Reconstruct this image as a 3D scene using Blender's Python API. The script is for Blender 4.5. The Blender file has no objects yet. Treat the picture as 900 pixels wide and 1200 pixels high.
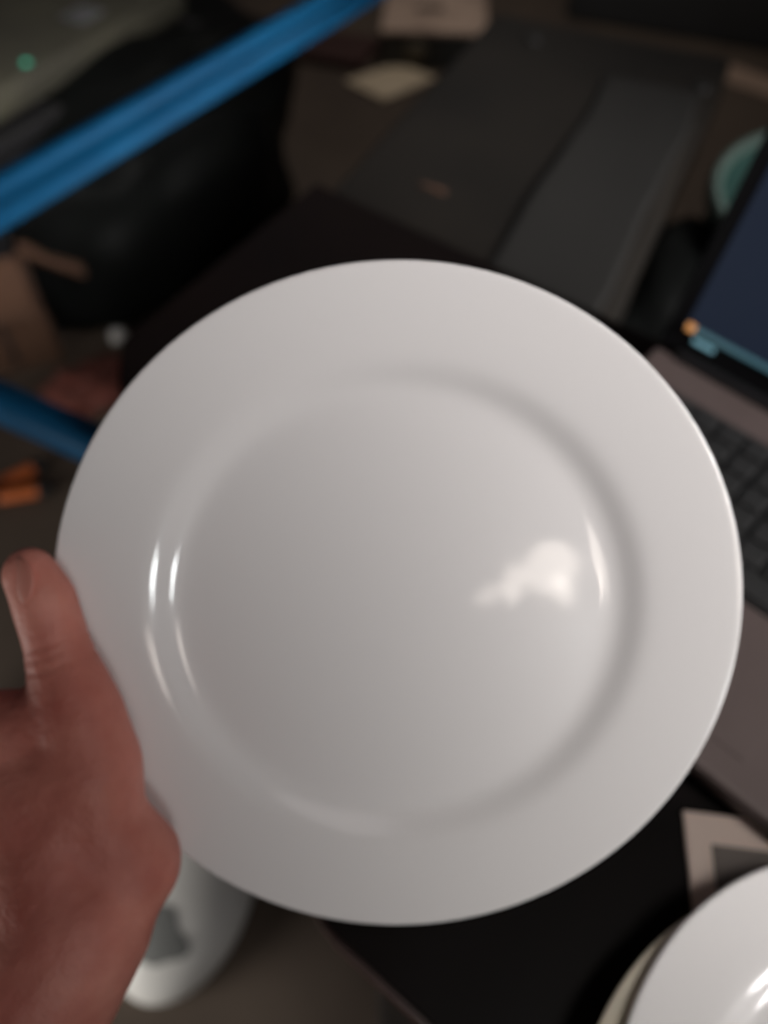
import bpy, bmesh, math, random
from mathutils import Vector, Matrix, noise

random.seed(7)
R = math.radians
scene = bpy.context.scene
col = scene.collection

# ------------------------------------------------------------------ camera
PITCH = 53.3                                   # degrees the phone looks down
cam_d = bpy.data.cameras.new('camera')
cam = bpy.data.objects.new('camera', cam_d)
col.objects.link(cam)
cam.location = (0, 0, 1.2)
cam.rotation_euler = (R(90 - PITCH), 0, 0)
cam_d.sensor_fit = 'VERTICAL'
cam_d.sensor_height = 36.0
cam_d.lens = 27.72
cam_d.clip_start = 0.01
cam_d.clip_end = 50
cam_d.dof.use_dof = True
cam_d.dof.focus_distance = 0.206
cam_d.dof.aperture_fstop = 5.1
scene.camera = cam

# ------------------------------------------------------------------ world, lamps, exposure
w = bpy.data.worlds.new('World')
scene.world = w
w.use_nodes = True
wb = w.node_tree.nodes['Background']
wb.inputs[0].default_value = (1.0, 0.86, 0.86, 1)
wb.inputs[1].default_value = 0.034

def area(name, loc, target, sx, sy, power, colour, spread=180, shape='RECTANGLE', roll=0.0):
    d = bpy.data.lights.new(name, 'AREA')
    d.shape = shape
    d.size, d.size_y, d.energy, d.color = sx, sy, power, colour
    d.spread = R(spread)
    o = bpy.data.objects.new(name, d)
    col.objects.link(o)
    o.location = loc
    o.rotation_euler = ((Vector(target) - Vector(loc)).to_track_quat('-Z', 'Y') @ Matrix.Rotation(R(roll), 3, 'Z').to_quaternion()).to_euler()
    return o

PL = (0.005, 0.15, 0.96)
area('window_light', (1.172, -0.224, 1.753), (0.241, 0.589, 0.954), 0.82, 0.82, 3.75, (1.0, 0.96, 0.945), 22.6)
area('crescent_fill', (0.50, -0.60, 2.50), PL, 1.0, 0.42, 1.15, (1.0, 0.92, 0.91), 180)  # unseen panel added for the pale crescent on the plate's wall
area('side_window_light', (0.90, -1.71, 1.635), PL, 0.20, 0.19, 0.48, (0.95, 1.0, 1.0), 60)
area('stack_fill', (0.42, -0.16, 1.95), (0.215, 0.0, 0.82), 0.40, 0.40, 0.125, (1.0, 0.97, 0.92), 15)  # unseen fill added to brighten the plate stack and card
area('far_floor_fill', (0.35, 2.75, 2.30), (0.30, 2.70, 0.0), 0.5, 0.5, 3.2, (1.0, 0.93, 0.84), 110)  # unseen fill added to lift the far floor
# bright window panes far behind the photographer, seen mirrored in the glaze
area('back_window', (0.755, -1.925, 2.165), PL, 0.25, 0.25, 0.105, (1.0, 0.90, 0.81), 60, 'ELLIPSE', 20)
area('back_window_edge', (0.800, -1.935, 2.060), PL, 0.06, 0.16, 0.022, (1.0, 0.90, 0.81), 60, 'ELLIPSE', 12)
area('back_window_pane', (0.585, -1.975, 2.128), PL, 0.11, 0.20, 0.034, (1.0, 0.90, 0.81), 60, 'ELLIPSE', -18)
area('back_window_sliver', (0.475, -2.015, 2.090), PL, 0.17, 0.075, 0.012, (1.0, 0.90, 0.81), 60, 'ELLIPSE', 14)
# unseen low fill added to brighten the floor and the white case
area('low_floor_fill', (-1.5, -0.35, 0.42), (-0.35, 0.3, 0.0), 0.7, 0.6, 7.0, (1.0, 0.96, 0.90), 110)

scene.view_settings.view_transform = 'Standard'
scene.view_settings.look = 'None'
scene.view_settings.exposure = 0.0
scene.view_settings.gamma = 1.0
scene.view_settings.use_curve_mapping = False
scene.render.engine = 'CYCLES'
scene.cycles.use_denoising = True
scene.cycles.sample_clamp_indirect = 4.0
scene.cycles.max_bounces = 8

# ------------------------------------------------------------------ materials
def material(name, colour, rough=0.6, colour2=None, scale=8.0, detail=6.0, contrast=(0.35, 0.65),
             bump=0.0, bump_scale=60.0, metallic=0.0, coat=0.0, sss=0.0, spec=0.5,
             emit=None, emit_strength=0.0, transmission=0.0, rough2=None):
    m = bpy.data.materials.new(name)
    m.use_nodes = True
    nt = m.node_tree
    b = nt.nodes['Principled BSDF']
    tc = nt.nodes.new('ShaderNodeTexCoord')
    nz = nt.nodes.new('ShaderNodeTexNoise')
    nz.inputs['Scale'].default_value = scale
    nz.inputs['Detail'].default_value = detail
    nt.links.new(tc.outputs['Object'], nz.inputs['Vector'])
    rp = nt.nodes.new('ShaderNodeValToRGB')
    c2 = colour2 or tuple(x * 0.85 for x in colour)
    rp.color_ramp.elements[0].position = contrast[0]
    rp.color_ramp.elements[1].position = contrast[1]
    rp.color_ramp.elements[0].color = (*c2, 1)
    rp.color_ramp.elements[1].color = (*colour, 1)
    nt.links.new(nz.outputs['Fac'], rp.inputs['Fac'])
    nt.links.new(rp.outputs['Color'], b.inputs['Base Color'])
    b.inputs['Roughness'].default_value = rough
    if rough2 is not None:
        mr = nt.nodes.new('ShaderNodeMapRange')
        mr.inputs['To Min'].default_value = rough2
        mr.inputs['To Max'].default_value = rough
        nt.links.new(nz.outputs['Fac'], mr.inputs['Value'])
        nt.links.new(mr.outputs['Result'], b.inputs['Roughness'])
    b.inputs['Metallic'].default_value = metallic
    b.inputs['Specular IOR Level'].default_value = spec
    b.inputs['Coat Weight'].default_value = coat
    b.inputs['Coat Roughness'].default_value = 0.04
    b.inputs['Transmission Weight'].default_value = transmission
    if sss:
        b.inputs['Subsurface Weight'].default_value = sss
        b.inputs['Subsurface Radius'].default_value = (1.0, 0.35, 0.2)
        b.inputs['Subsurface Scale'].default_value = 0.004
    if emit:
        b.inputs['Emission Color'].default_value = (*emit, 1)
        b.inputs['Emission Strength'].default_value = emit_strength
    if bump:
        n2 = nt.nodes.new('ShaderNodeTexNoise')
        n2.inputs['Scale'].default_value = bump_scale
        n2.inputs['Detail'].default_value = 5
        nt.links.new(tc.outputs['Object'], n2.inputs['Vector'])
        bp = nt.nodes.new('ShaderNodeBump')
        bp.inputs['Strength'].default_value = bump
        bp.inputs['Distance'].default_value = 0.002
        nt.links.new(n2.outputs['Fac'], bp.inputs['Height'])
        nt.links.new(bp.outputs['Normal'], b.inputs['Normal'])
    return m

M = {}
M['ceramic'] = material('glazed_ceramic', (0.80, 0.775, 0.765), 0.30, (0.785, 0.76, 0.752), 3, coat=0.0, spec=0.5, rough2=0.30)
nt = M['ceramic'].node_tree
nt.nodes['Principled BSDF'].inputs['Roughness'].default_value = 0.35
nt.nodes['Principled BSDF'].inputs['Specular IOR Level'].default_value = 0.15
nt.nodes['Principled BSDF'].inputs['Coat Weight'].default_value = 1.0
nt.nodes['Principled BSDF'].inputs['Coat Roughness'].default_value = 0.035
_nt = M['ceramic'].node_tree
_b = _nt.nodes['Principled BSDF']
_tc = next(x for x in _nt.nodes if x.type == 'TEX_COORD')
_n = _nt.nodes.new('ShaderNodeTexNoise')
_n.inputs['Scale'].default_value = 26
_n.inputs['Detail'].default_value = 6
_nt.links.new(_tc.outputs['Object'], _n.inputs['Vector'])
_mr = _nt.nodes.new('ShaderNodeMapRange')
_mr.inputs['From Min'].default_value = 0.4
_mr.inputs['From Max'].default_value = 0.75
_mr.inputs['To Min'].default_value = 0.03
_mr.inputs['To Max'].default_value = 0.10
_nt.links.new(_n.outputs['Fac'], _mr.inputs['Value'])
_nt.links.new(_mr.outputs['Result'], _b.inputs['Coat Roughness'])
_n2 = _nt.nodes.new('ShaderNodeTexNoise')
_n2.inputs['Scale'].default_value = 34
_n2.inputs['Detail'].default_value = 1
_nt.links.new(_tc.outputs['Object'], _n2.inputs['Vector'])
_bp = _nt.nodes.new('ShaderNodeBump')
_bp.inputs['Strength'].default_value = 0.5
_bp.inputs['Distance'].default_value = 0.00022
_nt.links.new(_n2.outputs['Fac'], _bp.inputs['Height'])
_nt.links.new(_bp.outputs['Normal'], _b.inputs['Coat Normal'])
M['raw_ceramic'] = material('unglazed_foot', (0.62, 0.58, 0.52), 0.8)
M['cream_ceramic'] = material('cream_glaze', (0.78, 0.70, 0.56), 0.3, (0.74, 0.66, 0.53), 4, coat=0.7)
M['skin'] = material('skin', (0.72, 0.315, 0.25), 0.5, (0.58, 0.20, 0.16), 46, 5, (0.3, 0.7), bump=0.35, bump_scale=260, sss=0.12, spec=0.35)
_nt = M['skin'].node_tree
_b = _nt.nodes['Principled BSDF']
_tc = next(x for x in _nt.nodes if x.type == 'TEX_COORD')
_v = _nt.nodes.new('ShaderNodeTexVoronoi')
_v.feature = 'DISTANCE_TO_EDGE'
_v.inputs['Scale'].default_value = 420
_nt.links.new(_tc.outputs['Object'], _v.inputs['Vector'])
_big = _nt.nodes.new('ShaderNodeTexNoise')
_big.inputs['Scale'].default_value = 17
_big.inputs['Detail'].default_value = 4
_nt.links.new(_tc.outputs['Object'], _big.inputs['Vector'])
_mx = _nt.nodes.new('ShaderNodeMixRGB')
_mx.blend_type = 'MULTIPLY'
_rp = _nt.nodes.new('ShaderNodeValToRGB')
_rp.color_ramp.elements[0].color = (0.80, 0.66, 0.62, 1)
_rp.color_ramp.elements[1].color = (1.15, 1.12, 1.10, 1)
_rp.color_ramp.elements[0].position = 0.35
_rp.color_ramp.elements[1].position = 0.65
_nt.links.new(_big.outputs['Fac'], _rp.inputs['Fac'])
_mx.inputs[0].default_value = 1.0
_old = _b.inputs['Base Color'].links[0].from_socket
_nt.links.new(_old, _mx.inputs[1])
_nt.links.new(_rp.outputs['Color'], _mx.inputs[2])
_nt.links.new(_mx.outputs[0], _b.inputs['Base Color'])
_bp = _nt.nodes.new('ShaderNodeBump')
_bp.inputs['Strength'].default_value = 0.12
_bp.inputs['Distance'].default_value = 0.0008
_prev = _b.inputs['Normal'].links[0].from_socket
_nt.links.new(_prev, _bp.inputs['Normal'])
_nt.links.new(_v.outputs['Distance'], _bp.inputs['Height'])
_nt.links.new(_bp.outputs['Normal'], _b.inputs['Normal'])
M['nail'] = material('nail', (0.66, 0.26, 0.20), 0.5, spec=0.5, sss=0.1)
M['floor'] = material('dusty_brown_floor', (0.115, 0.085, 0.062), 0.8, (0.062, 0.044, 0.033), 2.2, 9, (0.3, 0.72), bump=0.3, bump_scale=25)
M['table'] = material('black_table_top', (0.006, 0.0038, 0.0034), 0.5, (0.004, 0.003, 0.003), 5, bump=0.05, bump_scale=90, spec=0.08)
M['table_edge'] = material('dark_red_edge', (0.060, 0.020, 0.016), 0.4, (0.035, 0.013, 0.011), 14)
M['black_metal'] = material('black_metal', (0.014, 0.014, 0.015), 0.4)
M['black_plastic'] = material('black_plastic', (0.012, 0.012, 0.013), 0.38)
M['sack'] = material('black_sack', (0.0045, 0.005, 0.0047), 0.5, (0.003, 0.0034, 0.0033), 6, bump=0.4, bump_scale=18, spec=0.05)
M['bezel'] = material('matte_black_bezel', (0.008, 0.008, 0.009), 0.6, spec=0.06)
M['key'] = material('key_plastic', (0.018, 0.018, 0.018), 0.5)
M['deck'] = material('taupe_deck', (0.095, 0.072, 0.068), 0.5, (0.086, 0.065, 0.061), 20, metallic=0.1, spec=0.3)
M['well'] = material('keyboard_well', (0.010, 0.010, 0.010), 0.5)
M['screen'] = material('laptop_screen', (0.01, 0.012, 0.02), 0.5, spec=0.12, emit=(0.016, 0.026, 0.050), emit_strength=0.45)
M['taskbar'] = material('screen_taskbar', (0.02, 0.05, 0.06), 0.3, emit=(0.12, 0.32, 0.40), emit_strength=0.28)
M['screen_orange'] = material('screen_orange_icon', (0.3, 0.15, 0.05), 0.4, emit=(1.0, 0.42, 0.12), emit_strength=0.6)
M['screen_blue'] = material('screen_pale_icon', (0.1, 0.2, 0.25), 0.4, emit=(0.25, 0.55, 0.65), emit_strength=0.4)
M['seat'] = material('grey_brown_leatherette', (0.0135, 0.0108, 0.0080), 0.65, (0.0055, 0.0046, 0.0036), 4, 8, bump=0.25, bump_scale=70, spec=0.3)
M['cloth'] = material('charcoal_cloth', (0.0085, 0.0080, 0.0067), 0.8, (0.0064, 0.0060, 0.0050), 9, bump=0.3, bump_scale=220)
M['button'] = material('black_button', (0.006, 0.006, 0.006), 0.5)
M['teal'] = material('teal_plastic', (0.010, 0.046, 0.038), 0.45, (0.007, 0.033, 0.027), 6)
M['teal_rim'] = material('pale_teal_rim', (0.075, 0.11, 0.096), 0.45)
M['blue'] = material('blue_paint', (0.0024, 0.062, 0.145), 0.55, (0.0018, 0.040, 0.098), 9, 8, (0.25, 0.6), bump=0.1, bump_scale=60, spec=0.1)
M['carton'] = material('brown_cardboard', (0.066, 0.029, 0.013), 0.9, (0.044, 0.019, 0.009), 7, bump=0.2, bump_scale=40)
M['carton_light'] = material('pale_cardboard', (0.72, 0.60, 0.44), 0.85, (0.60, 0.49, 0.35), 9, bump=0.2, bump_scale=50)
M['khaki'] = material('khaki_lid', (0.068, 0.064, 0.041), 0.8, (0.036, 0.034, 0.023), 3.2, 7, bump=0.2, bump_scale=30)
M['led'] = material('green_light', (0.05, 0.3, 0.2), 0.4, emit=(0.05, 0.75, 0.45), emit_strength=0.55)
M['steel'] = material('grey_steel', (0.22, 0.23, 0.24), 0.4, metallic=0.5)
M['dusty'] = material('dusty_brown_casing', (0.60, 0.45, 0.36), 0.8, (0.40, 0.29, 0.23), 8, bump=0.2)
M['dark_grey'] = material('dark_grey_front', (0.045, 0.047, 0.045), 0.6)
M['pale_spot'] = material('pale_dial', (0.16, 0.14, 0.10), 0.6)
M['lit_sliver'] = material('pale_lit_sliver', (0.47, 0.33, 0.25), 0.7, (0.36, 0.25, 0.185), 6, 8)
M['maroon'] = material('maroon_shade', (0.05, 0.018, 0.014), 0.7)
M['rag'] = material('red_brown_rag', (0.19, 0.052, 0.036), 0.9, (0.10, 0.030, 0.022), 25, bump=0.4, bump_scale=200)
M['orange'] = material('orange_grip', (0.55, 0.13, 0.025), 0.5, (0.42, 0.09, 0.02), 20)
M['white_plastic'] = material('white_plastic', (0.74, 0.73, 0.70), 0.4, (0.68, 0.67, 0.65), 5)
M['grey_patch'] = material('grey_patch', (0.17, 0.175, 0.17), 0.6)
M['card'] = material('pinkish_card', (0.80, 0.64, 0.56), 0.6, (0.76, 0.60, 0.52), 12)
M['card_panel'] = material('grey_print', (0.17, 0.14, 0.125), 0.6, (0.14, 0.115, 0.10), 30)

# ------------------------------------------------------------------ mesh helpers
def link(name, me, mat, parent=None, loc=None, rot=None, smooth=True):
    o = bpy.data.objects.new(name, me)
    col.objects.link(o)
    if mat is not None:
        me.materials.clear()
        me.materials.append(mat)
    if smooth:
        me.polygons.foreach_set('use_smooth', [True] * len(me.polygons))
        me.update()
    if parent is not None:
        o.parent = parent
    if loc is not None:
        o.location = loc
    if rot is not None:
        o.rotation_euler = rot
    return o

def to_mesh(bm, name):
    bmesh.ops.recalc_face_normals(bm, faces=bm.faces)
    me = bpy.data.meshes.new(name)
    bm.to_mesh(me)
    bm.free()
    return me

def tag(o, label, cat, group=None):
    o['label'] = label
    o['category'] = cat
    if group:
        o['group'] = group
    return o

def empty(name, loc, rz=0.0, label=None, cat=None, group=None):
    o = bpy.data.objects.new(name, None)
    o.empty_display_size = 0.05
    col.objects.link(o)
    o.location = loc
    o.rotation_euler = (0, 0, rz)
    if label:
        tag(o, label, cat, group)
    return o

def box_bm(sx, sy, sz, c=(0, 0, 0), bevel=0.0, seg=3, bm=None):
    b = bm or bmesh.new()
    r = bmesh.ops.create_cube(b, size=1.0)
    vs = r['verts']
    bmesh.ops.scale(b, vec=(sx, sy, sz), verts=vs)
    bmesh.ops.translate(b, vec=c, verts=vs)
    if bevel:
        es = list({e for v in vs for e in v.link_edges})
        bmesh.ops.bevel(b, geom=es, offset=bevel, segments=seg, affect='EDGES', profile=0.5)
    return b

def box(name, sx, sy, sz, c, mat, parent=None, bevel=0.002, seg=2, loc=None, rot=None, smooth=False):
    o = link(name, to_mesh(box_bm(sx, sy, sz, c, bevel, seg), name), mat, parent, loc, rot, smooth)
    return o

def lathe_mesh(name, prof, seg=128, closed=False):
    bm = bmesh.new()
    rings = []
    for r, z in prof:
        if r < 1e-6:
            rings.append([bm.verts.new((0, 0, z))])
        else:
            rings.append([bm.verts.new((r * math.cos(2 * math.pi * k / seg), r * math.sin(2 * math.pi * k / seg), z)) for k in range(seg)])
    pairs = list(zip(rings, rings[1:]))
    if closed:
        pairs.append((rings[-1], rings[0]))
    for a, b in pairs:
        for k in range(seg):
            k2 = (k + 1) % seg
            if len(a) == 1 and len(b) == 1:
                continue
            if len(a) == 1:
                bm.faces.new((a[0], b[k], b[k2]))
            elif len(b) == 1:
                bm.faces.new((a[k], b[0], a[k2]))
            else:
                bm.faces.new((a[k], b[k], b[k2], a[k2]))
    return to_mesh(bm, name)

def spline(pts, n=10):
    """Catmull-Rom through 2-D points."""
    out = []
    P = [pts[0]] + list(pts) + [pts[-1]]
    for i in range(1, len(P) - 2):
        for k in range(n):
            t = k / n
            q = []
            for a, b, c, d in zip(P[i - 1], P[i], P[i + 1], P[i + 2]):
                q.append(0.5 * (2 * b + (c - a) * t + (2 * a - 5 * b + 4 * c - d) * t * t + (3 * b - a - 3 * c + d) * t ** 3))
            out.append(tuple(q))
    out.append(tuple(pts[-1]))
    return out

def polyslab(name, pts, z0, z1, mat, parent=None, bevel=0.0, seg=2):
    bm = bmesh.new()
    vs = [bm.verts.new((x, y, z0)) for x, y in pts]
    f = bm.faces.new(vs)
    r = bmesh.ops.extrude_face_region(bm, geom=[f])
    bmesh.ops.translate(bm, vec=(0, 0, z1 - z0), verts=[v for v in r['geom'] if isinstance(v, bmesh.types.BMVert)])
    if bevel:
        es = [e for e in bm.edges]
        bmesh.ops.bevel(bm, geom=es, offset=bevel, segments=seg, affect='EDGES')
    return link(name, to_mesh(bm, name), mat, parent, smooth=False)

def cone_into(bm, a, b, ra, rb, n=20):
    """tapered rod with round ends from a to b."""
    a, b = Vector(a), Vector(b)
    ax = (b - a)
    L = ax.length
    ax.normalize()
    q = ax.to_track_quat('Z', 'Y').to_matrix()
    rows = []
    prof = []
    for k in range(1, 7):
        t = math.pi / 2 * k / 6
        prof.append((-ra * math.cos(t), ra * math.sin(t)))
    for k in range(0, 6):
        t = math.pi / 2 * k / 6
        prof.append((L + rb * math.sin(t), rb * math.cos(t)))
    s = bm.verts.new(a - ax * ra)
    e = bm.verts.new(b + ax * rb)
    for z, r in prof:
        rows.append([bm.verts.new(a + q @ Vector((r * math.cos(2 * math.pi * k / n), r * math.sin(2 * math.pi * k / n), z))) for k in range(n)])
    for k in range(n):
        bm.faces.new((s, rows[0][(k + 1) % n], rows[0][k]))
        bm.faces.new((e, rows[-1][k], rows[-1][(k + 1) % n]))
    for u, v in zip(rows, rows[1:]):
        for k in range(n):
            bm.faces.new((u[k], u[(k + 1) % n], v[(k + 1) % n], v[k]))

def rod(name, a, b, r, mat, parent=None, r2=None):
    bm = bmesh.new()
    cone_into(bm, a, b, r, r2 if r2 is not None else r, 16)
    return link(name, to_mesh(bm, name), mat, parent)

def lumpy(name, rx, ry, rz, mat, parent=None, loc=(0, 0, 0), rot=(0, 0, 0), amp=0.2, freq=3.0, seed=0.0, sub=4, flat=-0.5, power=2.0):
    """an uneven soft heap, flattened underneath."""
    bm = bmesh.new()
    bmesh.ops.create_icosphere(bm, subdivisions=sub, radius=1.0)
    for v in bm.verts:
        p = v.co.normalized()
        e = 2.0 / power
        q = Vector([math.copysign(abs(c) ** e, c) for c in p])
        n1 = noise.noise(p * freq + Vector((seed, 3.1, 1.7)))
        n2 = noise.noise(p * freq * 2.6 + Vector((seed + 9, 0.3, 5.7)))
        q *= 1 + amp * n1 + amp * 0.4 * n2
        if q.z < flat:
            q.z = flat
        v.co = Vector((q.x * rx, q.y * ry, (q.z - flat) * rz))
    return link(name, to_mesh(bm, name), mat, parent, loc, rot)

# ------------------------------------------------------------------ the setting
bm = bmesh.new()
bmesh.ops.create_grid(bm, x_segments=40, y_segments=40, size=6)
for v in bm.verts:
    v.co.z = 0.0
fl = link('floor', to_mesh(bm, 'floor'), M['floor'])
fl['kind'] = 'structure'

# ------------------------------------------------------------------ table
TZ = 0.78
tb = empty('table', (0.15, 0.2, 0), 0, 'black topped table with a cut corner and dark red edge under the laptop', 'table')
def loc_of(o, pts):
    return [(x - o.location.x, y - o.location.y) for x, y in pts]
outline = [(-0.068, 0.716), (-0.212, 0.488), (-0.205, 0.44), (-0.045, 0.09), (-0.028, 0.064), (0.56, -0.412), (0.83, 0.0)]
cx = sum(p[0] for p in outline) / len(outline); cy = sum(p[1] for p in outline) / len(outline)
inner = [(x + (cx - x) * 0.012, y + (cy - y) * 0.012) for x, y in outline]
polyslab('table_top', loc_of(tb, inner), TZ - 0.006, TZ, M['table'], tb, 0.0015)
polyslab('edge_band', loc_of(tb, outline), TZ - 0.034, TZ - 0.0062, M['table_edge'], tb, 0.004)
for (x, y) in ((-0.06, 0.56), (0.02, 0.09), (0.52, -0.33), (0.74, 0.0)):
    box('leg', 0.05, 0.05, TZ - 0.0345, (x - 0.15, y - 0.2, (TZ - 0.0345) / 2), M['black_metal'], tb, 0.004)

# ------------------------------------------------------------------ plates
RP = 0.125
# top surface, centre outward, then lip, then underside back to the centre
def wall_profile():
    z_, pts = 0.0, []
    N = 96
    rmax = 0.1228
    for k in range(N + 1):
        r = rmax * k / N
        pts.append((r, z_))
        rm = r + rmax / N / 2
        t = min(max((rm - 0.082) / 0.010, 0.0), 1.0)
        dome = -0.045 * min(rm / 0.07, 1.0)
        base = dome + (0.19 - dome) * t * t * (3 - 2 * t)
        z_ += (base + 0.47 * math.exp(-((rm - 0.0863) / 0.0056) ** 2)) * rmax / N
    return pts
top_pts = wall_profile()
ZR = top_pts[-1][1]
lip = [(r, ZR + dz) for r, dz in ((0.1240, 0.0001), (0.1247, -0.0003), (0.1250, -0.0011), (0.1248, -0.0019), (0.1240, -0.0025))]
under = [(0.116, ZR - 0.0044), (0.104, ZR - 0.0066), (0.096, ZR - 0.0086), (0.088, ZR - 0.0125), (0.081, -0.0036), (0.076, -0.0047), (0.060, -0.0050), (0.0, -0.0052)]
prof = top_pts[:-1] + spline([top_pts[-1]] + lip, 4)[:-1] + spline([lip[-1]] + under, 6)
plate_me = lathe_mesh('plate_body', prof, 128)
ring_me = lathe_mesh('foot_ring', [(0.066, -0.0045), (0.066, -0.0078), (0.068, -0.0086), (0.071, -0.0086), (0.073, -0.0076), (0.0745, -0.0040)], 128, True)

def plate(label, loc, rot, group, mat='ceramic', body=plate_me):
    t = bpy.data.objects.new('dinner_plate', None)
    t.empty_display_size = 0.05
    col.objects.link(t)
    t.location = loc
    t.rotation_euler = rot
    tag(t, label, 'plate', group)
    b = link('plate_body', body, M[mat], t)
    link('foot_ring', ring_me, M['raw_ceramic'], t)
    return t

held = plate('large glossy white round plate held up in the hand', (0, 0, 0), (0, 0, 0), None)
# pose of the held plate: tipped up to face the photographer
n = Vector((0.0, -0.727, 0.686)).normalized()
held.rotation_mode = 'QUATERNION'
held.rotation_quaternion = Vector((0, 0, 1)).rotation_difference(n)
HC = Vector((0.005, 0.140, 0.948))           # centre of the rim circle
held.location = HC - n * ZR

stack_labels = ['bottom plate of the white plate stack, resting on the black table',
                'second plate up in the white plate stack on the table',
                'middle plate of the white plate stack on the table',
                'cream edged plate jutting out just under the top plate of the stack',
                'uppermost white plate of the stack beside the pinkish card']
offs = [(0.196, -0.048), (0.198, -0.043), (0.194, -0.045), (0.1905, -0.0465), (0.2065, -0.0365)]
cream_me = plate_me.copy()
z = TZ + 0.0088
for i, (lb, (x, y)) in enumerate(zip(stack_labels, offs)):
    if i < 4:
        plate(lb, (x, y, z), (0, 0, i * 1.3), 'plates stacked on the table', 'cream_ceramic', cream_me)
    else:
        plate(lb, (x, y, z + 0.001), (0, 0, 0.4), 'plates stacked on the table')
    z += 0.0062 + (0.0010 if i == 3 else 0)

# ------------------------------------------------------------------ hand (one continuous skin from forearm to fingertips)
P = R(PITCH)
AX = Vector((1, 0, 0)); UP = Vector((0, math.sin(P), math.cos(P))); FW = Vector((0, math.cos(P), -math.sin(P)))
HO = Vector((-0.10, 0.10, 0.86))               # the wrist, base of the hand
# joints in world metres, each with its radius
J = Vector
chains = [
    # thumb
    [(J((-0.1228, 0.1462, 0.9672)), .0099), (J((-0.1186, 0.1400, 0.9626)), .0113), (J((-0.1153, 0.1302, 0.9528)), .0115), (J((-0.1133, 0.1235, 0.9466)), .0126), (J((-0.1073, 0.1079, 0.9349)), .0158),
     (J((-0.1044, 0.0938, 0.9232)), .0192), (J((-0.1006, 0.0787, 0.9094)), .0166), (J((-0.0934, 0.0682, 0.8966)), .0200)],
    # thenar and palm
    [(J((-0.1048, 0.0941, 0.9222)), .0192), (J((-0.1199, 0.0761, 0.9025)), .026), (J((-0.1136, 0.0544, 0.8913)), .0285)],
    [(J((-0.0938, 0.0684, 0.8955)), .0200), (J((-0.1091, 0.0519, 0.8895)), .0278)],
    [(J((-0.1105, 0.1111, 0.9348)), .0145), (J((-0.1247, 0.1040, 0.9271)), .0172), (J((-0.1491, 0.1020, 0.9218)), .0195)],
    [(J((-0.1053, 0.0962, 0.9250)), .0182), (J((-0.1273, 0.0847, 0.9139)), .0225), (J((-0.1486, 0.0816, 0.9041)), .0230)],
    # metacarpals of the four fingers down to the wrist
    [(J((-0.1521, 0.1066, 0.9203)), .0155), (J((-0.1300, 0.0766, 0.9004)), .0200), (J((-0.1182, 0.0531, 0.8904)), .0245)],
    [(J((-0.1657, 0.0996, 0.9013)), .0155), (J((-0.1400, 0.0737, 0.8882)), .0200), (J((-0.1260, 0.0527, 0.8850)), .0245)],
    [(J((-0.1689, 0.0873, 0.8834)), .0150), (J((-0.1461, 0.0674, 0.8760)), .0195), (J((-0.1340, 0.0497, 0.8778)), .0245)],
    [(J((-0.1655, 0.0734, 0.8693)), .0140), (J((-0.1487, 0.0573, 0.8661)), .0185), (J((-0.1381, 0.0450, 0.8718)), .0245)],
    # fingers closing behind the plate
    [(J((-0.1521, 0.1066, 0.9203)), .0150), (J((-0.1648, 0.1168, 0.8880)), .0105), (J((-0.1376, 0.1218, 0.8842)), .0095), (J((-0.1143, 0.1222, 0.8944)), .0082)],
    [(J((-0.1657, 0.0996, 0.9013)), .0150), (J((-0.1707, 0.1085, 0.8668)), .0108), (J((-0.1358, 0.1105, 0.8683)), .0095), (J((-0.1087, 0.1100, 0.8804)), .0082)],
    [(J((-0.1689, 0.0873, 0.8834)), .0145), (J((-0.1691, 0.0953, 0.8519)), .0104), (J((-0.1330, 0.0967, 0.8555)), .0092), (J((-0.1056, 0.0977, 0.8700)), .0080)],
    [(J((-0.1655, 0.0734, 0.8693)), .0135), (J((-0.1581, 0.0791, 0.8449)), .0092), (J((-0.1268, 0.0827, 0.8500)), .0084), (J((-0.1042, 0.0851, 0.8606)), .0072)],
    # wrist and forearm
    [(J((-0.1105, 0.0510, 0.8900)), .0292), (J((-0.1265, 0.0297, 0.8767)), .0322), (J((-0.1553, -0.0099, 0.8484)), .038), (J((-0.1926, -0.0654, 0.8045)), .043), (J((-0.2397, -0.1359, 0.7445)), .048)],
    [(J((-0.1273, 0.0495, 0.8789)), .0270), (J((-0.1449, 0.0272, 0.8611)), .0310), (J((-0.1789, -0.0179, 0.8249)), .036), (J((-0.2212, -0.0789, 0.7770)), .041), (J((-0.2709, -0.1477, 0.7182)), .046)],
]
bm = bmesh.new()
for ch in chains:
    for (a, ra), (b, rb) in zip(ch, ch[1:]):
        cone_into(bm, a - HO, b - HO, ra, rb, 18)
tmp = bpy.data.objects.new('hand_source', to_mesh(bm, 'hand_source'))
col.objects.link(tmp)
rm = tmp.modifiers.new('remesh', 'REMESH'); rm.mode = 'VOXEL'; rm.voxel_size = 0.0017
sm = tmp.modifiers.new('smooth', 'SMOOTH'); sm.factor = 0.6; sm.iterations = 14
dg = bpy.context.evaluated_depsgraph_get()
hand_me = bpy.data.meshes.new_from_object(tmp.evaluated_get(dg))
bpy.data.objects.remove(tmp)
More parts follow.
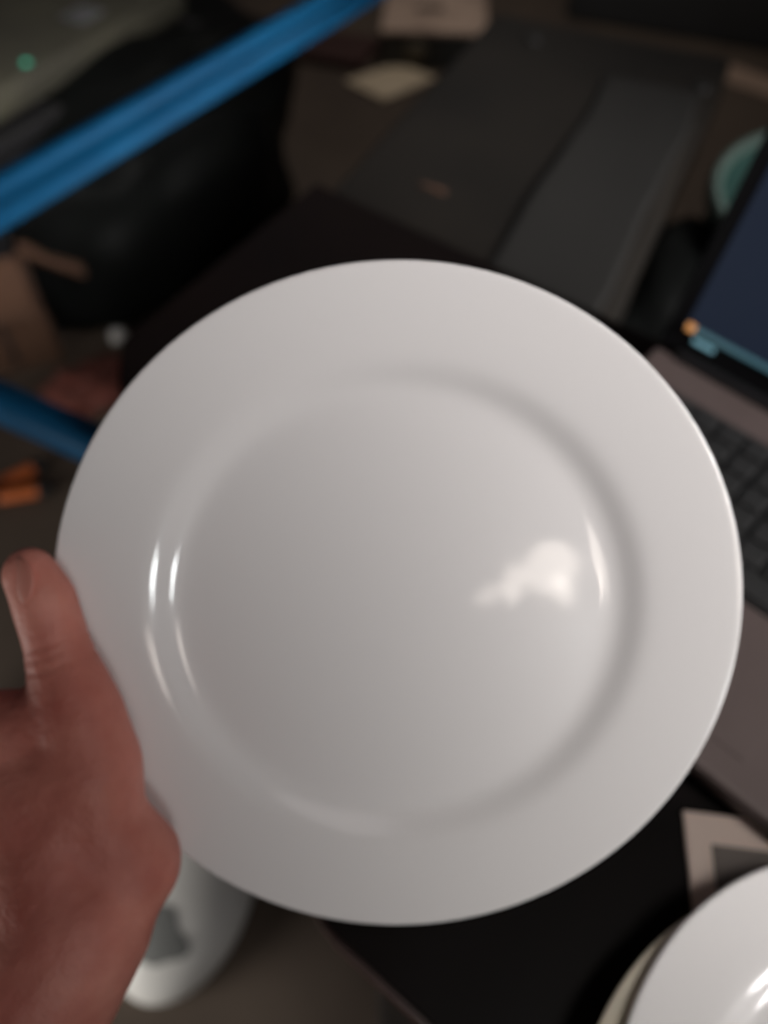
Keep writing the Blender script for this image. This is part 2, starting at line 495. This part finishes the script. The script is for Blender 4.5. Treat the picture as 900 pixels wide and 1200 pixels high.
# tendons, knuckle folds and loose skin
ip = J((-0.1094, 0.1209, 0.9583)) - HO
th_dir = (J((-0.1228, 0.1462, 0.9672)) - J((-0.1073, 0.1079, 0.9349))).normalized()
nrm = [tuple(v.normal) for v in hand_me.vertices]
for v, nv in zip(hand_me.vertices, nrm):
    p = v.co.copy()
    d = noise.noise(p * 38) * 0.0007 + noise.noise(p * 110) * 0.00025
    s = (p - ip).dot(th_dir)
    if (p - ip).length < 0.022:
        for c0 in (-0.004, 0.0, 0.0035):
            d -= 0.0006 * math.exp(-((s - c0) / 0.0009) ** 2)
    v.co = p + Vector(nv) * d
hand = link('hand', hand_me, M['skin'], None, HO)
tag(hand, 'bare left hand and wrist gripping the plate edge, thumb in front', 'hand')
# thumbnail, seen along its side near the tip of the thumb
nc = J((-0.1163, 0.1384, 0.9764))
bm = bmesh.new()
bmesh.ops.create_uvsphere(bm, u_segments=24, v_segments=12, radius=1.0)
for v in bm.verts:
    x, y, zz = v.co
    v.co = Vector((x * 0.0068, y * 0.0088, zz * 0.0016 - (x * x) * 0.0028))
nail = link('thumbnail', to_mesh(bm, 'thumbnail'), M['nail'], hand)
zax = (-FW * 0.62 - AX * 0.78).normalized()
yax = (th_dir - zax * th_dir.dot(zax)).normalized()
xax = yax.cross(zax)
Mx = Matrix((xax, yax, zax)).transposed().to_4x4()
Mx.translation = J((-0.1223, 0.1407, 0.9716)) - HO + zax * 0.0011
nail.matrix_local = Mx

# ------------------------------------------------------------------ laptop
lap = empty('laptop', (0.345, 0.145, TZ), R(-45), 'open taupe laptop with black keys and a dark blue screen', 'laptop')
# local frame: x along the keyboard, y towards the hinge; front edge at y=-0.14
LX0, LW, LD, LH = -0.316, 0.355, 0.252, 0.015
# local centre of the base
bxc, byc = -0.175 - 0.1414 + LW / 2, 0.0
u0 = lap.location.x * 0.7071 - lap.location.y * 0.7071
n0 = lap.location.x * 0.7071 + lap.location.y * 0.7071
def L(u, nn):                                   # distances along and across the laptop measured from the table's own marks
    return (u - u0, nn - n0)
xl, yf = L(-0.176, 0.209)
xr, yb = L(0.176, 0.466)
base = box('base', xr - xl, yb - yf, LH, ((xl + xr) / 2, (yf + yb) / 2, 0.006 + LH / 2), M['deck'], lap, 0.004, 3)
zt = 0.006 + LH
for fx in (xl + 0.03, xr - 0.03):
    for fy in (yf + 0.025, yb - 0.03):
        box('rubber_foot', 0.03, 0.012, 0.0058, (fx, fy, 0.0029), M['black_plastic'], lap, 0.001)
kx0, ky0 = L(-0.160, 0.312)
kx1, ky1 = L(0.160, 0.431)
kb = box('keyboard', kx1 - kx0, ky1 - ky0, 0.0016, ((kx0 + kx1) / 2, (ky0 + ky1) / 2, zt + 0.0009), M['well'], lap, 0.0005)
key_me = to_mesh(box_bm(0.0165, 0.0162, 0.0026, (0, 0, 0), 0.0012, 2), 'key')
key_me.materials.append(M['key'])
wide_me = to_mesh(box_bm(0.108, 0.0162, 0.0026, (0, 0, 0), 0.0012, 2), 'key')
wide_me.materials.append(M['key'])
for r in range(6):
    yy = ky0 + 0.0115 + r * 0.0192
    k = 0
    while k < 16:
        if r == 0 and k == 4:
            o = link('key', wide_me, None, kb, (kx0 + 0.0125 + (k + 2.4) * 0.0196, yy, zt + 0.0032), smooth=False)
            k += 6
            continue
        o = link('key', key_me, None, kb, (kx0 + 0.0125 + k * 0.0196, yy, zt + 0.0032), smooth=False)
        k += 1
box('touchpad', 0.105, 0.066, 0.0006, ((kx0 + kx1) / 2 - 0.02, (yf + ky0) / 2, zt + 0.0005), M['deck'], lap, 0.0002)
hy = yb - 0.004
rod('hinge', (xl + 0.02, hy + 0.004, zt + 0.001), (xr - 0.02, hy + 0.004, zt + 0.001), 0.0055, M['black_plastic'], lap)
# screen lid, leaning back 20 degrees, hinged on its lower edge
lid = box('screen_lid', xr - xl, 0.006, 0.235, (0, 0, 0.1175), M['bezel'], lap, 0.002, 2)
lid.location = ((xl + xr) / 2, hy + 0.006, zt + 0.003)
lid.rotation_euler = (R(-20), 0, 0)
W2 = (xr - xl) / 2
def flat(name, x0, x1, z0, z1, off, mat):
    return box(name, x1 - x0, 0.0008, z1 - z0, ((x0 + x1) / 2, -0.003 - off, (z0 + z1) / 2), mat, lid, 0.0002, 1)
flat('display', -W2 + 0.013, W2 - 0.013, 0.018, 0.222, 0.0004, M['screen'])
flat('taskbar', -W2 + 0.014, W2 - 0.014, 0.0185, 0.0225, 0.0013, M['taskbar'])
flat('screen_icon', -W2 + 0.0145, -W2 + 0.0205, 0.0180, 0.0235, 0.0022, M['screen_orange'])
flat('screen_icon', -W2 + 0.023, -W2 + 0.040, 0.0115, 0.0150, 0.0013, M['screen_blue'])
flat('screen_window', -W2 + 0.040, -W2 + 0.12, 0.150, 0.162, 0.0013, M['taskbar'])

# ------------------------------------------------------------------ card tucked under the laptop
cd = empty('card', (0.154, 0.1195, TZ), R(-7), 'pinkish white bordered card with dark grey picture beside plate stack', 'card')
box('card_sheet', 0.16, 0.078, 0.003, (0.08, -0.039, 0.0016), M['card'], cd, 0.0008)
box('grey_picture', 0.136, 0.054, 0.0006, (0.080, -0.0425, 0.0036), M['card_panel'], cd, 0.0002)

# ------------------------------------------------------------------ padded seat behind the table
st = empty('stool', (0.2005, 0.972, 0), R(-25.3), 'dark grey brown padded stool standing just beyond the black table', 'stool')
bm = box_bm(0.355, 0.72, 0.075, (0, -0.065, 0.6625), 0.014, 4)
bmesh.ops.subdivide_edges(bm, edges=bm.edges[:], cuts=3, use_grid_fill=True)
for v in bm.verts:
    if v.co.z > 0.66:
        v.co.z += 0.005 * noise.noise(Vector((v.co.x * 9, v.co.y * 7, 0.3)))
link('seat_pad', to_mesh(bm, 'seat_pad'), M['seat'], st)
bt = lathe_mesh('button', [(0, 0.006), (0.007, 0.0055), (0.0115, 0.003), (0.0125, 0)], 24)
for (x, y) in ((0.155, 0.185), (-0.092, 0.225)):
    link('button', bt, M['button'], st, (x, y, 0.699))
for sx in (-1, 1):
    for sy in (-1, 1):
        rod('leg', (sx * 0.14, sy * 0.23, 0.63), (sx * 0.16, sy * 0.26, 0.014), 0.014, M['black_metal'], st)
box('seat_rail', 0.30, 0.50, 0.03, (0, 0, 0.611), M['black_metal'], st, 0.004)

# charcoal cloth lying along the stool's side
def cloth():
    bm = bmesh.new()
    nu, nv = 14, 44
    ca, sa = math.cos(R(-25.3)), math.sin(R(-25.3))
    path = [(0.16, .7012), (0.05, .7010), (-0.13, .7014), (-0.28, .7012), (-0.41, .7014)]
    pts = spline(path, 6)
    rows = []
    for i, (yy, zz) in enumerate(pts):
        row = []
        for j in range(nu + 1):
            t = j / nu
            x = 0.034 + 0.128 * t + 0.006 * noise.noise(Vector((yy * 9, 1.2, 0)))
            zw = 0.0005 * (1 + noise.noise(Vector((x * 40, yy * 11, 2.2)))) + 0.0002 * abs(math.sin(x * 130 + yy * 14))
            row.append(bm.verts.new((0.2005 + ca * x - sa * yy, 0.972 + sa * x + ca * yy, zz + zw)))
        rows.append(row)
    for a, b in zip(rows, rows[1:]):
        for j in range(nu):
            bm.faces.new((a[j], a[j + 1], b[j + 1], b[j]))
    f = bm.faces[:]
    bmesh.ops.recalc_face_normals(bm, faces=f)
    bmesh.ops.solidify(bm, geom=f, thickness=0.001)
    o = link('cloth', to_mesh(bm, 'cloth'), M['cloth'])
    return tag(o, 'charcoal grey cloth strip lying along one side of the padded stool', 'cloth')
cloth()
bg = lumpy('dark_mass', 0.095, 0.19, 0.37, M['sack'], None, (0.330, 0.735, 0), (0, 0, R(-27)), 0.10, 1.8, 6.1, 5, -0.75, 3.2)  # black mass added to keep the gap beside the stool dark
tag(bg, 'black soft mass added to darken the gap between stool and laptop screen', 'filler')
# small tan scrap on the stool
bm = box_bm(0.036, 0.008, 0.0012, (0, 0, 0), 0.0003, 1)
o = link('paper_scrap', to_mesh(bm, 'paper_scrap'), M['carton'], None, (0.055, 0.828, 0.7035), (0, 0, R(-35)))
tag(o, 'tiny tan paper scrap lying on the padded stool', 'paper')

# ------------------------------------------------------------------ teal bin
tbn = empty('bin', (0.556, 0.80, 0), 0, 'teal green plastic bin with a pale rim behind the laptop screen', 'bin')
link('bin_body', lathe_mesh('bin_body', [(0, 0.004), (0.160, 0.0), (0.168, 0.01), (0.178, 0.69), (0.174, 0.69), (0.163, 0.02), (0, 0.016)], 64), M['teal'], tbn)
link('rim', lathe_mesh('rim', [(0.172, 0.691), (0.174, 0.699), (0.183, 0.700), (0.187, 0.692), (0.186, 0.680), (0.180, 0.682)], 64, True), M['teal_rim'], tbn)

# ------------------------------------------------------------------ blue steel rack frame
rk = empty('rack', (-0.558, 0.617, 0), R(56.1), 'blue painted steel rack frame with a long rail and a shorter rail', 'rack')
def beam(name, length, w_, h_, step, parent, rotz=0.0, loc=(0, 0, 0)):
    """channel section rack beam along +x."""
    pr = [(-w_ / 2, 0), (w_ / 2, 0), (w_ / 2, h_ * 0.17), (w_ / 2 - step, h_ * 0.17), (w_ / 2 - step, h_ * 0.60), (w_ / 2, h_ * 0.60), (w_ / 2, h_), (-w_ / 2, h_)]
    bm = bmesh.new()
    vs = [bm.verts.new((0, y, zz)) for y, zz in pr]
    f = bm.faces.new(vs)
    r = bmesh.ops.extrude_face_region(bm, geom=[f])
    bmesh.ops.translate(bm, vec=(length, 0, 0), verts=[v for v in r['geom'] if isinstance(v, bmesh.types.BMVert)])
    bmesh.ops.bevel(bm, geom=bm.edges[:], offset=0.0018, segments=3, affect='EDGES')
    return link(name, to_mesh(bm, name), M['blue'], parent, loc, (0, 0, rotz))
b1 = beam('rail', 2.45, 0.030, 0.046, 0.020, rk, 0, (-0.229, 0, 0.676)); b1.scale = (1, -1, 1)
b2 = beam('rail', 0.62, 0.026, 0.032, 0.010, rk, R(-84), (0, -0.022, 0.676))
box('post', 0.042, 0.042, 1.1, (-0.25, 0, 0.55), M['blue'], rk, 0.003)

# ------------------------------------------------------------------ things on the floor
sk = lumpy('sack', 0.50, 0.34, 0.30, M['sack'], None, (-0.64, 1.84, 0), (0, 0, R(57)), 0.16, 1.7, 4.2, 5, -0.55, 2.6)
tag(sk, 'large glossy black sack slumped on the floor behind the table', 'sack')

bx_ = empty('cardboard_box', (-0.91, 1.42, 0), R(20), 'open brown cardboard box standing on the floor beside black sack', 'box')
for (x, y, sx, sy) in ((0.15, 0, 0.006, 0.34), (-0.15, 0, 0.006, 0.34), (0, 0.167, 0.292, 0.006), (0, -0.167, 0.292, 0.006)):
    box('side_panel', sx, sy, 0.27, (x, y, 0.135), M['carton'], bx_, 0.001)
box('bottom_panel', 0.292, 0.326, 0.006, (0, 0, 0.0035), M['carton'], bx_, 0.001)
for (x, y, rx, ry, sx, sy, cx2, cy2) in ((0.154, 0, 0, 38, 0.13, 0.33, 0.066, 0), (-0.154, 0, 0, -25, 0.13, 0.33, -0.066, 0),
                                         (0, 0.171, -30, 0, 0.29, 0.12, 0, 0.061), (0, -0.171, 62, 0, 0.29, 0.12, 0, -0.061)):
    o = box('flap', sx, sy, 0.005, (cx2, cy2, 0), M['carton'], bx_, 0.001)
    o.location = (x, y, 0.272)
    o.rotation_euler = (R(rx), R(ry), 0)
rg = lumpy('rag', 0.095, 0.060, 0.05, M['rag'], None, (-0.625, 1.205, 0.0), (0, 0, R(40)), 0.45, 2.6, 1.3, 4, -0.4)
tag(rg, 'crumpled red brown rag lying on the floor between sack and blue rail', 'rag')
lm = lumpy('pale_lump', 0.018, 0.018, 0.018, M['white_plastic'], None, (-0.60, 1.385, 0.0), (0, 0, 0), 0.35, 2.5, 3.3, 3, -0.6)  # small pale lump on the floor
tag(lm, 'tiny pale lump at the foot of the black sack', 'paper')

# pliers with orange grips
pl = empty('pliers', (-0.74, 0.93, 0), R(25), 'orange and black handled hand tool lying on the floor', 'tool')
for s in (-1, 1):
    rod('grip', (0.01, s * 0.018, 0.016), (0.075, s * 0.030, 0.016), 0.0115, M['orange'], pl, 0.013)
    rod('grip_end', (0.078, s * 0.031, 0.016), (0.092, s * 0.031, 0.016), 0.0136, M['black_plastic'], pl)
    rod('jaw', (-0.02, s * -0.003, 0.014), (-0.075, s * 0.006, 0.012), 0.011, M['black_metal'], pl, 0.006)
rod('pivot', (-0.004, 0, 0.006), (-0.004, 0, 0.024), 0.0125, M['black_metal'], pl)

# khaki topped machine case
kc = empty('machine_case', (-0.72, 1.66, 0), R(60), 'black machine case with a dusty khaki top and small green light', 'case')
box('case_body', 0.78, 0.44, 0.43, (0.02, 0.09, 0.222), M['black_plastic'], kc, 0.012, 3)
bm = box_bm(0.78, 0.42, 0.06, (0.02, 0.12, 0.468), 0.022, 4)
link('case_top', to_mesh(bm, 'case_top'), M['khaki'], kc)
link('indicator_light', lathe_mesh('indicator_light', [(0, 0.006), (0.005, 0.005), (0.008, 0)], 20), M['led'], kc, (-0.035, -0.055, 0.4975))
box('metal_plate', 0.07, 0.06, 0.006, (0.18, 0.0, 0.501), M['steel'], kc, 0.002)
for x in (-0.25, 0.25):
    box('foot', 0.06, 0.30, 0.008, (x, 0.09, 0.004), M['black_metal'], kc, 0.001)

# dusty brown casing far off on the floor
dc = empty('floor_box', (0.17, 2.88, 0), R(-4), 'dusty brown topped box with dark slot and round dial', 'box')
box('casing', 0.33, 0.38, 0.105, (0, 0, 0.0525), M['dark_grey'], dc, 0.004)
box('casing_top', 0.335, 0.385, 0.012, (0, 0, 0.1115), M['dusty'], dc, 0.003)
box('slot', 0.085, 0.035, 0.002, (-0.02, -0.02, 0.1185), M['button'], dc, 0.0005)
d_ = link('dial', lathe_mesh('dial', [(0, 0.01), (0.03, 0.009), (0.036, 0)], 28), M['pale_spot'], dc, (-0.055, -0.190, 0.055), (R(90), 0, 0))

cs = polyslab('cardboard_sheet', [(-0.145, 0.0), (0.03, 0.12), (0.145, 0.02), (-0.02, -0.125)], 0.0, 0.009, M['carton_light'], None, 0.001)
cs.location = (0.02, 2.60, 0.001)
tag(cs, 'flat pale tan piece of cardboard on the floor before dusty box', 'cardboard')
mb = box('shade_slab', 0.34, 0.20, 0.03, (0, 0, 0.0155), M['maroon'], None, 0.002)  # slab laid in as the dark reddish shadow on the floor
mb.location = (-0.20, 2.82, 0); mb.rotation_euler = (0, 0, R(-20))
tag(mb, 'dark maroon slab standing in for shade beside the dusty box', 'shade_slab')

ws = box('lit_strip', 0.95, 0.075, 0.022, (0, 0, 0.0112), M['lit_sliver'], None, 0.002)  # pale strip laid in for a lit sliver of the background
ws.location = (1.38, 2.40, 0); ws.rotation_euler = (0, 0, R(-42))
tag(ws, 'pale pinkish strip standing in for a lit sliver behind the bin', 'wood strip')

cr = empty('storage_crate', (1.25, 3.05, 0), R(-22), 'large black storage crate with a lid at the far side', 'crate')
box('crate_body', 1.15, 0.50, 0.26, (0, 0.05, 0.13), M['black_plastic'], cr, 0.012, 3)
box('crate_lid', 1.18, 0.53, 0.03, (0, 0.05, 0.276), M['black_plastic'], cr, 0.008, 3)
rod('handle', (-0.10, -0.225, 0.20), (0.10, -0.225, 0.20), 0.012, M['dark_grey'], cr)

# white rounded case near the photographer's feet
wc = empty('plastic_case', (-0.272, 0.222, 0), R(-18), 'smooth white rounded plastic case with a grey patch on the brown floor', 'case')
bm = bmesh.new()
bmesh.ops.create_uvsphere(bm, u_segments=48, v_segments=24, radius=1.0)
for v in bm.verts:
    x, y, zz = v.co
    zc = max(zz, -0.35)
    v.co = Vector((x * 0.089, y * 0.130 * (1 if y < 0 else 1.25), (zc + 0.35) * 0.058))
shell = link('shell', to_mesh(bm, 'shell'), M['white_plastic'], wc)
# grey patch following the dome
bm = bmesh.new()
ring = []
cxp, cyp = 0.000, -0.058
def dome(x, y):
    q = 1 - (x / 0.089) ** 2 - (y / 0.130) ** 2
    return (math.sqrt(max(q, 0)) + 0.35) * 0.058 + 0.0009
rows = []
for k in range(6):
    rr = k / 5
    row = []
    for a in range(40):
        t = 2 * math.pi * a / 40
        r_ = rr * (0.034 + 0.005 * math.cos(3 * t + 0.5) + 0.003 * math.cos(5 * t))
        x, y = cxp + r_ * math.cos(t) * 1.1, cyp + r_ * math.sin(t)
        row.append(bm.verts.new((x, y, dome(x, y))))
    rows.append(row)
for a, b in zip(rows, rows[1:]):
    for k in range(40):
        if a is rows[0]:
            bm.faces.new((a[k], b[k], b[(k + 1) % 40]))
        else:
            bm.faces.new((a[k], b[k], b[(k + 1) % 40], a[(k + 1) % 40]))
bmesh.ops.remove_doubles(bm, verts=bm.verts[:], dist=1e-5)
link('grey_patch', to_mesh(bm, 'grey_patch'), M['grey_patch'], wc)
